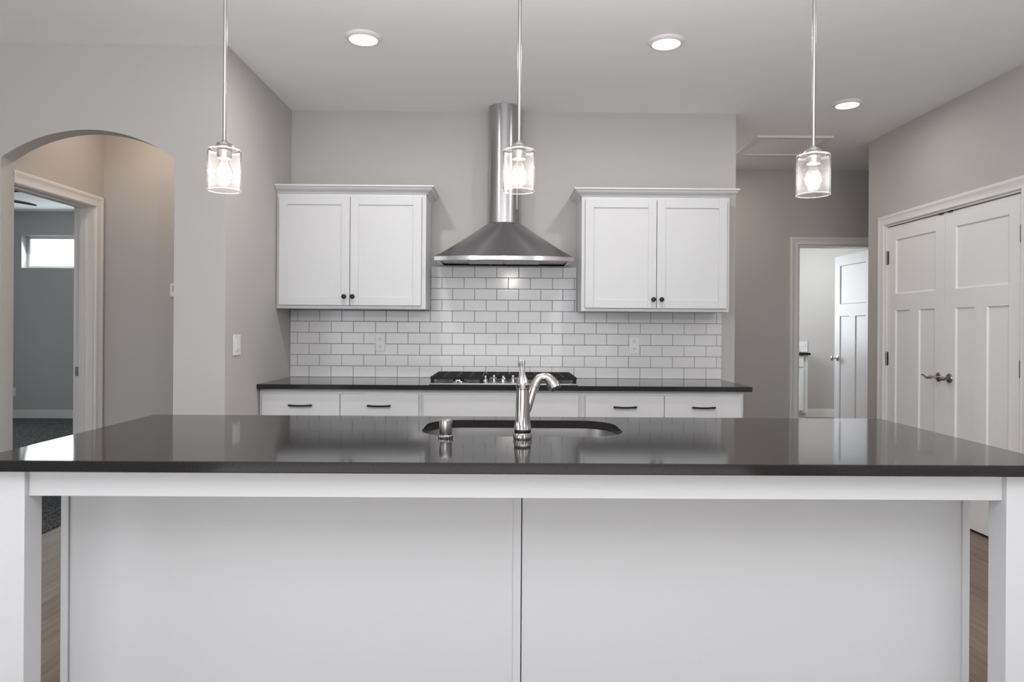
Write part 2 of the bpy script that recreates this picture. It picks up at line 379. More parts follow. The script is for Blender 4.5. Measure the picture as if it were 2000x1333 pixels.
# ------------------------------------------------------------------ panel doors
def door_mesh(w_, h, M4, mirror=False):
    st, t, rec = .108, .035, .009
    mb = MB(); m = .0
    ztop = h - .105; zmid1 = h - .515; zmid0 = h - .638; zb = .24
    b = .0025
    mb.box(0, st, 0, t, 0, h, .001).box(w_-st, w_, 0, t, 0, h, .001)
    mb.box(st, w_-st, 0, t, ztop, h).box(st, w_-st, 0, t, zmid0, zmid1).box(st, w_-st, 0, t, 0, zb)
    mb.box(w_/2-.056, w_/2+.056, 0, t, zb, zmid0)
    mb.box(st-.002, w_-st+.002, rec, t-rec, zb-.002, ztop+.002)
    # sticking: small slanted strip round each recess on both faces
    for (xa, xb, za, zb_) in ((st, w_-st, zmid1, ztop), (st, w_/2-.056, zb, zmid0), (w_/2+.056, w_-st, zb, zmid0)):
        for (yo, yi) in ((0.0, rec), (t, t-rec)):
            s_ = .009
            O = [(xa, yo, za), (xb, yo, za), (xb, yo, zb_), (xa, yo, zb_)]
            I = [(xa+s_, yi, za+s_), (xb-s_, yi, za+s_), (xb-s_, yi, zb_-s_), (xa+s_, yi, zb_-s_)]
            mb.add(O+I, [(i, (i+1) % 4, 4+(i+1) % 4, 4+i) for i in range(4)])
    return mb
def lever(parent, M4, handed=1):
    """lever set on local plane y=0, sticking out to -y; lever runs to +x*handed"""
    MB().lathe([(.032, 0), (.032, -.004), (.029, -.009), (.022, -.012), (.016, -.014)], (0, 0, 0), 28, 'y').build('rosette', M_NICKEL, parent, mat4=M4)
    MB().lathe([(.010, -.012), (.009, -.03), (.011, -.05), (.013, -.058), (.013, -.066), (.008, -.070)], (0, 0, 0), 20, 'y').build('spindle', M_NICKEL, parent, mat4=M4)
    h = handed
    P = [(0, -.062, .0), (h*.018, -.064, -.005), (h*.035, -.064, -.007), (h*.055, -.063, .000), (h*.075, -.062, .009), (h*.092, -.060, .011), (h*.104, -.059, .007)]
    MB().tube(P, [.010, .0085, .0075, .0068, .0060, .0055, .004], 20).build('lever', M_NICKEL, parent, mat4=M4)
def leaf(name, y_hinge, y_free, label):
    w_ = abs(y_free - y_hinge)
    s_ = 1 if y_free > y_hinge else -1
    # local x along +Y*s, local y into wall (+X), z up
    M4 = Matrix(((0, 1, 0, XR+.012), (s_, 0, 0, y_hinge), (0, 0, 1, .017), (0, 0, 0, 1)))
    d = door_mesh(w_, 2.04, M4).build(name, M_DOOR, mat4=M4, angle=20); S(d)
    # lever
    ly = y_free - s_*.055
    ML = Matrix(((0, 1, 0, XR+.012), (-s_, 0, 0, ly), (0, 0, 1, .952), (0, 0, 0, 1)))
    lv = MB().lathe([(.0325, .0005), (.0325, -.002)], (0, 0, 0), 28, 'y').build('door_handle', M_NICKEL, d, mat4=ML)
    lever(lv, ML)
    # hinges
    for z_ in (.25, 1.05, 1.825):
        mb = MB(); yc = y_hinge
        mb.lathe([(.0065, -.05), (.0065, .05)], (XR+.004, yc, z_), 20).lathe([(.0045, -.055), (.0045, .055)], (XR+.004, yc, z_), 20)
        mb.box(XR-.001+.011, XR+.0125, yc, yc + s_*.02, z_-.049, z_+.049)
        hg = mb.build('hinge', M_HINGE, d)
    return d
leaf('door_1', dY1-.018, (dY0+dY1)/2+.0015, 'l')
leaf('door_2', dY0+.018, (dY0+dY1)/2-.0015, 'r')
for (c0, c1, lab) in ((4.66, 4.70, 'small black catch above the left leaf of the closet double doors'), (4.56, 4.60, 'small black catch above the right leaf of the closet double doors')):
    tag(MB().box(XR+.0035, XR+.0115, c0, c1, ZD-.022, ZD-.0125).build('door_catch', M_BLACK), lab, 'door catch', 'catches over the closet doors')
# laundry door, swung open
hx, hy = 3.555, 6.74; ang = math.radians(91.5)
ca, sa = math.cos(ang), math.sin(ang)
M4 = Matrix(((ca, sa, 0, hx-.012), (sa, -ca, 0, hy), (0, 0, 1, .012), (0, 0, 0, 1)))
# local x along door, local y to +X side
d3 = S(door_mesh(.72, 2.04, M4).build('door_3', M_DOOR, mat4=M4, angle=20))
MK = Matrix(((ca, sa, 0, hx-.012+ca*.655), (sa, -ca, 0, hy+sa*.655), (0, 0, 1, .965), (0, 0, 0, 1)))
kb = MB().lathe([(.031, 0.0005), (.031, -.006), (.012, -.012), (.010, -.035), (.018, -.042), (.027, -.052), (.028, -.062), (.020, -.070), (.002, -.072)], (0, 0, 0), 24, 'y').build('door_handle', M_CHROME, d3, mat4=MK)

# ------------------------------------------------------------------ attic hatch
hx0, hx1, hy0, hy1 = 1.97, 2.53, 5.45, 6.02
at = thing('attic_hatch', 'white framed attic hatch in the ceiling of the right hallway', 'attic hatch', ((hx0+hx1)/2, (hy0+hy1)/2, CZ-.02))
MB().box(hx0+.03, hx1-.03, hy0+.03, hy1-.03, CZ-.006, CZ-.0005).build('panel', M_CEIL, at)
f = MB()
for (a0, a1, b0, b1) in ((hx0-.02, hx1+.02, hy0-.02, hy0+.035), (hx0-.02, hx1+.02, hy1-.035, hy1+.02), (hx0-.02, hx0+.035, hy0+.035, hy1-.035), (hx1-.035, hx1+.02, hy0+.035, hy1-.035)):
    f.box(a0, a1, b0, b1, CZ-.018, CZ-.0003, .002)
f.build('frame', M_TRIM, at)

# ------------------------------------------------------------------ tiled backsplash
PX, PZ, G = .1553, .0784, .0026
yt0, yt1 = YB-.0095, YB-.0015
mb = MB()
def tile_box(xa, xb, za, zb):
    if xb-xa < .008 or zb-za < .006: return
    i = .0022
    F = [(xa+i, yt0, za+i), (xb-i, yt0, za+i), (xb-i, yt0, zb-i), (xa+i, yt0, zb-i)]
    B1 = [(xa, yt0+.0016, za), (xb, yt0+.0016, za), (xb, yt0+.0016, zb), (xa, yt0+.0016, zb)]
    B2 = [(p[0], yt1, p[2]) for p in B1]
    mb.add(F+B1+B2, [(0, 1, 2, 3)] + [(4+k, 4+(k+1) % 4, (k+1) % 4, k) for k in range(4)] + [(8+k, 8+(k+1) % 4, 4+(k+1) % 4, 4+k) for k in range(4)])
for row in range(10):
    z0 = .914 + .0006 + row*PZ; z1 = z0 + PZ - G
    off = -1.392 if row % 2 == 0 else -1.4735
    xl, xr_, zt = (XL+.002, 1.512, 1.716) if row < 6 else (-.5395, .4855, 1.716)
    k = -2
    while True:
        a0 = off + k*PX; a1 = a0 + PX - G; k += 1
        if a0 > xr_: break
        if a1 < xl: continue
        tile_box(max(a0, xl), min(a1, xr_), z0, min(z1, zt))
bs = thing('backsplash', 'white subway tile backsplash with dark grout behind the gas cooktop', 'backsplash', (0, YB-.005, .915))
mb.build('tiles', M_TILE, bs, angle=12)
MB().box(XL+.001, 1.512, YB-.0068, YB-.0008, .9145, .914+6*PZ-.001).box(-.5395, .4855, YB-.0068, YB-.0008, .914+6*PZ-.001, .914+10*PZ-.001).build('grout', M_GROUT, bs)

# ------------------------------------------------------------------ upper cabinets
KNOBP = [(.006, 0), (.005, -.008), (.006, -.012), (.012, -.016), (.0155, -.021), (.0155, -.026), (.011, -.031), (.003, -.033)]
def shaker(w0, w1, z0, z1, yf, t=.02, st=.054):
    mb = MB(); r = .008
    mb.box(w0, w0+st, yf, yf+t, z0, z1, .0012).box(w1-st, w1, yf, yf+t, z0, z1, .0012)
    mb.box(w0+st, w1-st, yf, yf+t, z1-st, z1, .0012).box(w0+st, w1-st, yf, yf+t, z0, z0+st, .0012)
    mb.box(w0+st-.003, w1-st+.003, yf+r, yf+t-.003, z0+st-.003, z1-st+.003)
    return mb
CROWN = [(0, 0), (.006, 0), (.009, .007), (.018, .013), (.034, .022), (.043, .030), (.047, .038), (.055, .040), (.055, .050), (0, .050)]
def upper_cab(xa, xb, doors, zb, zt, label, left_return):
    yf = 4.595
    t = thing('upper_cabinet', label, 'wall cabinet', ((xa+xb)/2, (yf+YB)/2, zb), 'white upper cabinets over the cooktop counter')
    y1 = YB - .0105
    MB().box(xa, xb, yf+.019, y1, zb+.012, zt, .001).box(xa, xb, yf+.0, yf+.019, zb, zb+.035, .0008).box(xa, xb, yf, yf+.019, zt-.04, zt, .0008)\
        .box(xa, xa+.035, yf, yf+.019, zb+.035, zt-.04).box(xb-.035, xb, yf, yf+.019, zb+.035, zt-.04).box(xa, xb, yf+.019, y1, zb, zb+.012).build('body', M_CAB, t)
    path = []
    path.append(((xa, y1), (-1, 0)) if left_return else None); path.append(((xa, yf), (-1, -1) if left_return else (0, -1)))
    path.append(((xb, yf), (1, -1))); path.append(((xb, y1), (1, 0)))
    path = [p for p in path if p]
    MB().rings([[(p[0]+o*n[0], p[1]+o*n[1], zt+.0005+h) for (o, h) in CROWN] for (p, n) in path]).build('crown_moulding', M_CAB, t, angle=40)
    for (d0, d1, kx) in doors:
        d = shaker(d0, d1, zb+.022, zt-.021, yf-.0205).build('door', M_CAB, t)
        MB().lathe(KNOBP, (kx, yf-.0205, zb+.079), 24, 'y').build('knob', M_BLACK, d)
upper_cab(XL+.003, -.5418, ((-1.505, -1.0405, -1.072), (-1.0365, -.570, -1.017)), 1.387, 2.146, 'white two-door upper cabinet against the left wall', False)
upper_cab(.4876, 1.466, ((.511, .9795, .958), (.9835, 1.446, 1.012)), 1.381, 2.140, 'white two-door upper cabinet right of the range hood', True)

# ------------------------------------------------------------------ range hood
hcx = -.026; ZR = 1.703
hd = thing('range_hood', 'stainless steel chimney range hood over the gas cooktop', 'range hood', (hcx, YB-.2, ZR))
def dsec(hw, front, z, n=40, back=YB-.0105, p=2.0, side=None):
    """half-round plan section: back edge on the wall, curved front"""
    side = back - .0 if side is None else side
    pts = [(hcx-hw, back, z)]
    for k in range(n+1):
        t = PI - PI*k/n
        cxx = math.copysign(abs(math.cos(t))**(2/p), math.cos(t)); syy = abs(math.sin(t))**(2/p)
        pts.append((hcx + hw*cxx, side - (side-front)*syy, z))
    pts.append((hcx+hw, back, z)); return pts
def canopy_sec(u, z):
    """u 0 at rim, 1 at chimney"""
    hw = .452*(1-u) + .1165*u
    fr = 4.452*(1-u) + 4.70*u; side = 4.525*(1-u) + 4.80*u
    n = 40; pts = [(hcx-hw, YB-.0105, z)]
    for k in range(n+1):
        t = PI - PI*k/n
        # rim: shallow bow; top: half round
        xr_ = math.cos(t); bow = (1 - xr_*xr_); rnd = math.sin(t)
        x_lin = -1 + 2*k/n
        xx = x_lin*(1-u) + xr_*u; bw = (1 - x_lin*x_lin)*(1-u) + rnd*u
        pts.append((hcx + hw*xx, side - (side-fr)*bw, z))
    pts.append((hcx+hw, YB-.0105, z)); return pts
ZC = 1.985
rs = []
for i in range(17):
    t = i/16.0
    u_ = t**0.93
    rs.append(canopy_sec(u_, ZR+.028 + (ZC-ZR-.028)*(t)))
MB().rings(rs, False, False).build('canopy', M_CANOPY, hd, angle=60)
MB().rings([canopy_sec(0, ZR), canopy_sec(-.004, ZR+.001), canopy_sec(-.004, ZR+.027), canopy_sec(0, ZR+.0285)], False, False).build('rim', M_HOOD, hd)
def inner(ins, z):
    return [(hcx + (p[0]-hcx)*(1-ins/.45), min(p[1]+ins, YB-.0105), z) for p in canopy_sec(0, z)]
un = MB().rings([canopy_sec(0, ZR+.0005), inner(.03, ZR+.0005), inner(.035, ZR+.010)], False, True).build('underside', M_HOOD, hd)
MB().box(hcx-.24, hcx-.005, 4.56, 4.80, ZR+.002, ZR+.010, .002).build('filter', M_SINK, un)
MB().box(hcx+.005, hcx+.24, 4.56, 4.80, ZR+.002, ZR+.010, .002).build('filter', M_SINK, un)
for sx in (-.33, .33): MB().lathe([(.03, 0), (.03, .006)], (hcx+sx, 4.62, ZR+.003), 20).build('lamp', M_PLATE, un)
zs2 = 2.33
MB().rings([dsec(.1165, 4.700, ZC-.002, side=4.80), dsec(.1165, 4.700, zs2, side=4.80)], False, True).build('lower_chimney', M_HOOD, hd)
MB().rings([dsec(.1135, 4.703, zs2-.05, side=4.80), dsec(.1135, 4.703, CZ-.001, side=4.80)], True, False).build('upper_chimney', M_HOOD, hd)

# ------------------------------------------------------------------ base cabinets and back counter
def pull(parent, x, z, yf):
    n = 13; P = []
    for i in range(n):
        t = -1 + 2*i/(n-1); P.append((x + .072*t, yf-.026 + .006*t*t, z - .0035*(1-t*t)+.002))
    mb = MB()
    rs = []
    for p in P: rs.append([(p[0], p[1]-.004, p[2]-.0055), (p[0], p[1]+.004, p[2]-.0055), (p[0], p[1]+.004, p[2]+.0055), (p[0], p[1]-.004, p[2]+.0055)])
    mb.rings(rs)
    for s_ in (-.060, .060): mb.box(x+s_-.005, x+s_+.005, yf-.022, yf, z-.005, z+.005)
    return mb.build('pull', M_BLACK, parent)
def base_cab(xa, xb, fronts, label, doors, pulls=True):
    yf = 4.29; t = thing('base_cabinet', label, 'base cabinet', ((xa+xb)/2, 4.59, 0), 'white base cabinets under the back counter')
    MB().box(xa, xb, yf, YB-.002, .10, .8835).build('body', M_CAB, t)
    MB().box(xa+.001, xb-.001, yf+.06, YB-.01, .0, .0995).build('toe_kick', M_CAB, t)
    for (a0, a1) in fronts:
        d = MB().box(a0, a1, yf-.02, yf-.0005, .705, .855, .0015).build('drawer' if pulls else 'front_panel', M_CAB, t)
        if pulls: pull(d, (a0+a1)/2, .784, yf-.02)
    for (a0, a1, kx) in doors:
        d = shaker(a0, a1, .125, .695, yf-.0205).build('door', M_CAB, t)
        MB().lathe(KNOBP, (kx, yf-.0205, .64), 20, 'y').build('knob', M_BLACK, d)
base_cab(-1.522, -.5275, ((-1.5015, -1.0265), (-1.0225, -.5437)), 'white base cabinet with two drawers beside the left wall', ((-1.5015, -1.0265, -1.06), (-1.0225, -.5437, -.99)))
base_cab(-.5265, .4605, ((-.512, .4394),), 'white base cabinet with a plain false front under the gas cooktop', ((-.512, -.038, -.07), (-.034, .4394, 0)), False)
base_cab(.4615, 1.462, ((.4836, .967), (.971, 1.4446)), 'white base cabinet with two drawers at the open right end', ((.4836, .967, .93), (.971, 1.4446, 1.0)))
def slab(xa, xb, ya, yb, z0, z1, name, label, hole=None):
    def loop(i, z): return [(xa+i, ya+i, z), (xb-i, ya+i, z), (xb-i, yb-i, z), (xa+i, yb-i, z)]
    e = .0022
    if not hole:
        return tag(MB().rings([loop(e, z0), loop(0, z0+e), loop(0, z1-e), loop(e, z1)]).build(name, M_QUARTZ, angle=21), label, 'countertop')
    mb = MB().rings([loop(e, z0), loop(0, z0+e), loop(0, z1-e), loop(e, z1)], False, False)
    for z, lp, hl in ((z1, loop(e, z1), hole), (z0, loop(e, z0), hole)):
        bm = bmesh.new(); ed = []
        for L in (lp, [(p[0], p[1], z) for p in hl]):
            vv = [bm.verts.new(p) for p in L]
            for i in range(len(vv)): ed.append(bm.edges.new((vv[i], vv[(i+1) % len(vv)])))
        bmesh.ops.triangle_fill(bm, use_beauty=True, edges=ed); mb.frombm(bm)
    mb.rings([[(p[0], p[1], z0) for p in hole], [(p[0], p[1], z1) for p in hole]], False, False)
    o = mb.build(name, M_QUARTZ, angle=21)
    bm = bmesh.new(); bm.from_mesh(o.data); bmesh.ops.remove_doubles(bm, verts=list(bm.verts), dist=1e-5); bmesh.ops.recalc_face_normals(bm, faces=list(bm.faces)); bm.to_mesh(o.data); bm.free()
    o.data.set_sharp_from_angle(angle=math.radians(22))
    return tag(o, label, 'countertop')
slab(XL+.001, 1.503, 4.245, YB-.0005, .884, .914, 'countertop', 'long dark quartz countertop along the tiled back wall')

# ------------------------------------------------------------------ gas cooktop
ct = thing('gas_cooktop', 'stainless five-burner gas cooktop with black grates set in the back counter', 'cooktop', (-.022, 4.53, .914))
cx0, cx1, cy0, cy1 = -.48, .436, 4.27, 4.80
MB().box(cx0, cx1, cy0, cy1, .9142, .923, .003).box(cx0+.012, cx1-.012, cy0+.012, cy1-.012, .9225, .9245, .001).build('tray', M_SINK, ct)
def grate(xa, xb, ya, yb, bars_x, bars_y):
    mb = MB(); z0, z1 = .947, .964; b = .013
    mb.box(xa, xb, ya, ya+b, z0, z1, .002).box(xa, xb, yb-b, yb, z0, z1, .002).box(xa, xa+b, ya+b, yb-b, z0, z1, .002).box(xb-b, xb, ya+b, yb-b, z0, z1, .002)
    for t in bars_x: xx = xa+(xb-xa)*t; mb.box(xx-.008, xx+.008, ya+b, yb-b, z0+.003, z1, .001)
    for t in bars_y: yy = ya+(yb-ya)*t; mb.box(xa+b, xb-b, yy-.008, yy+.008, z0+.003, z1, .001)
    for px_ in (xa+.002, xb-.024):
        for py_ in (ya+.001, yb-.014): mb.box(px_, px_+.022, py_, py_+b, .9247, z0-.0002, .001)
    return mb.build('grate', M_IRON, ct)
grate(-.473, -.146, 4.285, 4.79, (.25, .5, .75), (.18, .34, .5, .66, .82))
grate(-.142, .100, 4.49, 4.79, (.33, .66), (.25, .5, .75))
grate(.104, .430, 4.285, 4.79, (.25, .5, .75), (.18, .34, .5, .66, .82))
for (bx, by, br) in ((-.31, 4.41, .040), (-.31, 4.66, .034), (-.021, 4.64, .050), (.267, 4.41, .034), (.267, 4.66, .040)):
    b = MB().lathe([(br+.018, .9247), (br+.016, .928), (br, .929), (br-.002, .938)], (bx, by, 0), 28).build('burner', M_CHROME, ct)
    MB().lathe([(br-.004, .9382), (br-.002, .942), (br-.006, .945), (.002, .946)], (bx, by, 0), 28).build('burner_cap', M_IRON, b)
for i, kx in enumerate((-.135, -.083, -.024, .038, .096)):
    ky = 4.345 if i % 2 == 0 else 4.415
    k_ = MB().lathe([(.020, .9247), (.020, .928), (.015, .930), (.014, .944), (.012, .946)], (kx, ky, 0), 22).build('control_knob', M_CHROME, ct)
    MB().box(kx-.0065, kx+.0065, ky-.018, ky+.018, .944, .966, .003).build('grip', M_CHROME, k_)

# ------------------------------------------------------------------ wall plates
def outlet(x, z, label):
    y = YB-.0098
    t = thing('wall_outlet', label, 'outlet', (x, y, z-.057), 'duplex outlets in the tile backsplash')
    MB().box(x-.034, x+.034, y-.006, y, z-.057, z+.057, .002).build('cover_plate', M_PLATE, t)
    for dz in (-.0265, .0265):
        r = MB().rings([[(x + .0165*math.cos(2*PI*k/24)*1.05, yy, z+dz + max(-.0125, min(.0125, .0165*math.sin(2*PI*k/24)))) for k in range(24)] for yy in (y-.0082, y-.0055)]).build('receptacle', M_PLATE, t)
        MB().box(x-.0075, x-.0045, y-.0087, y-.008, z+dz+.000, z+dz+.009).box(x+.0045, x+.0075, y-.0087, y-.008, z+dz+.000, z+dz+.008)\
            .lathe([(.0028, -.0005), (.0028, .0)], (x, y-.0082, z+dz-.0065), 12, 'y').build('slot', M_DARK, r)
outlet(-.893, 1.155, 'white duplex outlet in the tiles under the left upper cabinet')
outlet(.893, 1.150, 'white duplex outlet in the tiles under the right upper cabinet')
sw = thing('light_switch', 'white rocker light switch on the grey left wall beside the back counter', 'light switch', (XL, 3.925, 1.10))
MB().box(XL+.0003, XL+.0065, 3.875, 3.972, 1.103, 1.219, .002).build('cover_plate', M_PLATE, sw)
rk = MB().box(XL+.006, XL+.010, 3.905, 3.942, 1.128, 1.194, .0015).build('rocker', M_PLATE, sw)
MB().box(XL+.0098, XL+.0106, 3.926, 3.936, 1.134, 1.137).build('indicator', M_DARK, rk)
th = thing('thermostat', 'small white thermostat on the hallway wall just inside the arch', 'thermostat', (-2.24, 4.74, 1.46))
MB().box(-2.286, -2.19, 4.716, 4.7395, 1.463, 1.553, .004).build('case', M_PLATE, th)
MB().box(-2.268, -2.21, 4.7145, 4.7165, 1.50, 1.54, .0005).build('screen', mat('lcd_grey', (.35, .4, .38), .2)[0], th)
ol = thing('wall_outlet', 'white outlet low on the bedroom wall seen through the doorway', 'outlet', (-6.64, 9.4, .30))
MB().box(-6.675, -6.605, 9.392, 9.3995, .30, .415, .002).build('cover_plate', M_PLATE, ol)
MB().box(-6.657, -6.623, 9.390, 9.3925, .318, .350, .001).box(-6.657, -6.623, 9.390, 9.3925, .366, .398, .001).build('receptacle', M_PLATE, ol)

# ------------------------------------------------------------------ island
IX0, IX1, IY0, IY1 = -1.405, 1.497, 1.822, 2.775
def rrect(xa, xb, ya, yb, r, z, n=10):
    pts = []
    for (cx_, cy_, a0) in ((xb-r, yb-r, 0), (xa+r, yb-r, PI/2), (xa+r, ya+r, PI), (xb-r, ya+r, 3*PI/2)):
        for k in range(n+1):
            t = a0 + PI/2*k/n; pts.append((cx_+r*math.cos(t), cy_+r*math.sin(t), z))
    return pts
SX0, SX1, SY0, SY1, SR = -.292, .398, 2.268, 2.665, .13
hole = rrect(SX0, SX1, SY0, SY1, SR, .914)
slab(IX0, IX1, IY0, IY1, .884, .914, 'countertop', 'dark glossy quartz island countertop with a sink cutout in the foreground', hole)
il = thing('kitchen_island', 'white panelled kitchen island base with two square corner posts', 'kitchen island', (.03, 2.3, 0))
BX0, BX1, BY0 = -1.352, 1.421, 2.125
MB().box(BX0+.0235, .0462, BY0, BY0+.018, 0, .8838, .001).build('back_panel', M_CARC, il)
MB().box(.0490, BX1, BY0, BY0+.018, 0, .8838, .001).build('back_panel', M_CARC, il)
MB().box(BX0, BX0+.0215, BY0, BY0+.018, 0, .8838, .001).build('corner_stile', M_CARC, il)
for (a0, a1) in ((BX0, BX0+.022), (.022, .046), (BX1-.022, BX1)):
    MB().box(a0, a1, BY0-.0065, BY0-.0002, 0, .8836, .0012).build('batten', M_CARC, il)
MB().box(BX0, BX0+.018, BY0+.0185, 2.735, 0, .8838).build('end_panel', M_CARC, il)
MB().box(BX1-.018, BX1, BY0+.0185, 2.735, 0, .8838).build('end_panel', M_CARC, il)
MB().box(BX0+.0185, BX1-.0185, 2.715, 2.735, .10, .8838).box(BX0+.0185, BX1-.0185, 2.65, 2.67, 0, .10).box(BX0+.0185, BX1-.0185, BY0+.0185, 2.714, .08, .10).build('body', M_CARC, il)
nd = 6; wd = (BX1-BX0-.04)/nd
for k in range(nd):
    a0 = BX0+.02+k*wd+.002; a1 = a0+wd-.004
    d = shaker(a0, a1, .12, .86, 2.7355).build('door', M_CARC, il)
    kx = a1-.03 if k % 2 == 0 else a0+.03
    MB().lathe([(r_, -h_) for (r_, h_) in KNOBP], (kx, 2.7557, .80), 20, 'y').build('knob', M_BLACK, d)
for (a0, a1) in ((-1.357, -1.284), (1.346, 1.419)):
    MB().box(a0, a1, 1.860, 1.931, 0, .8838, .002).build('post', M_CARC, il)
MB().box(-1.2838, 1.3458, 1.876, 1.895, .8085, .8838, .0015).build('apron', M_CARC, il)
for (a0, a1) in ((-1.345, -1.326), (1.388, 1.407)):
    MB().box(a0, a1, 1.932, BY0-.001, .8085, .8838, .0015).build('side_apron', M_CARC, il)

# sink bowl (undermount)
sk = thing('kitchen_sink', 'stainless undermount sink bowl in the island countertop', 'sink', ((SX0+SX1)/2, (SY0+SY1)/2, .70))
e = .004
ri = [rrect(SX0-e-.015, SX1+e+.015, SY0-e-.015, SY1+e+.015, SR+.015, .8835), rrect(SX0-e, SX1+e, SY0-e, SY1+e, SR, .8835), rrect(SX0-e+.001, SX1+e-.001, SY0-e+.001, SY1+e-.001, SR, .872),
      rrect(SX0+.006, SX1-.006, SY0+.006, SY1-.006, SR-.01, .74), rrect(SX0+.015, SX1-.015, SY0+.015, SY1-.015, SR-.02, .715), rrect(SX0+.045, SX1-.045, SY0+.045, SY1-.045, SR-.04, .703),
      rrect(SX0+.15, SX1-.15, SY0+.12, SY1-.12, .05, .700)]
ro = [[(p[0], p[1], p[2]-.003) for p in r_] for r_ in ri]
MB().rings(ri[:], False, True).rings([ri[0], [(p[0], p[1], p[2]-.002) for p in ri[0]]], False, False).build('bowl', M_SINK, sk, angle=60)
MB().lathe([(.045, .7005), (.045, .703), (.036, .7035), (.030, .7015), (.002, .7012)], ((SX0+SX1)/2, (SY0+SY1)/2, 0), 28).build('drain', M_CHROME, sk)

# faucet
class Fl:
    def __init__(s, n, amps): s.n = n; s.a = amps
    def __call__(s, i): return s.a[i] if i < len(s.a) else 0
fx, fy, fz = .0507, 2.221, .9142
fc = thing('kitchen_faucet', 'brushed nickel pull-out kitchen faucet with lever handle on top', 'faucet', (fx, fy, fz))
MB().lathe([(.0285, 0), (.0295, .004), (.0290, .012), (.0275, .018), (.0270, .0200)], (fx, fy, fz), 96, flute=Fl(24, [0, .02, .025, .02, 0])).build('base_ring', M_NICKEL, fc)
MB().lathe([(.0262, .0202), (.0268, .022), (.0268, .0275), (.0262, .029)], (fx, fy, fz), 48).build('gasket', M_BLACK, fc)
prof = [(.0258, .0292), (.0272, .031), (.0262, .038), (.0248, .048), (.0240, .058), (.0232, .075), (.0224, .10), (.0216, .13), (.0210, .152), (.0208, .158)]
MB().lathe(prof, (fx, fy, fz), 96, flute=Fl(20, [0, .035, .035, .028, .018, .008, .0, 0, 0, 0])).build('body', M_NICKEL, fc)
MB().lathe([(.0200, .1582), (.0216, .160), (.0216, .168), (.0222, .170), (.0222, .1735), (.0195, .1755)], (fx, fy, fz), 48).build('collar', M_NICKEL, fc)
# lever handle: flared bell that narrows, then opens out again at its tip, leaning slightly
rs = []
for (r_, h_, dx, am) in ((.0198, .1757, 0, 0), (.0185, .181, -.0005, .05), (.0145, .190, -.001, .09), (.0110, .203, -.002, .10), (.0088, .218, -.003, .09), (.0083, .230, -.004, .09), (.0092, .242, -.0045, .12), (.0103, .251, -.005, .14), (.0098, .257, -.005, .10), (.0065, .260, -.005, 0)):
    rs.append([(fx+dx+r_*(1+am*math.cos(9*2*PI*k/72))*math.cos(2*PI*k/72), fy - dx*.6 + r_*(1+am*math.cos(9*2*PI*k/72))*math.sin(2*PI*k/72)*.85, fz+.1757+(h_-.1757)*.93) for k in range(72)])
MB().rings(rs).build('lever_handle', M_NICKEL, fc, angle=60)
def bez(P, n):
    out = []
    for i in range(n+1):
        t = i/n; p0, p1, p2, p3 = [Vector(q) for q in P]
        out.append(p0*(1-t)**3 + p1*3*t*(1-t)**2 + p2*3*t*t*(1-t) + p3*t**3)
    return out
A = (fx+.010, fy+.004, fz+.078); Bp = (fx+.040, fy+.045, fz+.168)
sp = bez([A, (fx+.022, fy+.015, fz+.112), (fx+.030, fy+.03, fz+.148), Bp], 10)
MB().tube(sp, [.012+.002*i/10 for i in range(11)], 24).build('spout', M_NICKEL, fc)
MB().tube([Vector(Bp)-Vector((.0035, .005, .009)), Vector(Bp)+Vector((.002, .003, .004))], [.0158, .0158], 24).build('joint_ring', M_NICKEL, fc)
hp = bez([Bp, (fx+.055, fy+.063, fz+.199), (fx+.084, fy+.066, fz+.207), (fx+.107, fy+.040, fz+.157)], 16)
sh = MB().tube(hp, [.0138, .0142, .0145, .0148, .0150, .0152, .0155, .0158, .016, .0162, .0165, .017, .0178, .0186, .0193, .0197, .0195], 32, cap=True).build('spray_head', M_NICKEL, fc, angle=60)
tdir = (hp[-1]-hp[-2]).normalized()
MB().tube([hp[-1]-tdir*.001, hp[-1]+tdir*.0015], [.0165, .0155], 28).build('nozzle_face', M_BLACK, sh)
# soap dispenser / air gap cap
sx, sy = -.1955, 2.228
ag = thing('sink_air_gap', 'short fluted nickel air gap cap left of the faucet', 'air gap', (sx, sy, fz))
MB().lathe([(.0225, 0), (.0235, .002), (.0235, .008), (.0215, .011)], (sx, sy, fz), 72, flute=Fl(18, [0, .03, .03, 0])).build('base_ring', M_NICKEL, ag)
MB().lathe([(.0200, .0112), (.0205, .013), (.0205, .055), (.0195, .059), (.017, .0608), (.002, .0612)], (sx, sy, fz), 72, flute=Fl(18, [.0, .012, .012, .012, 0, 0])).build('cap', M_NICKEL, ag)

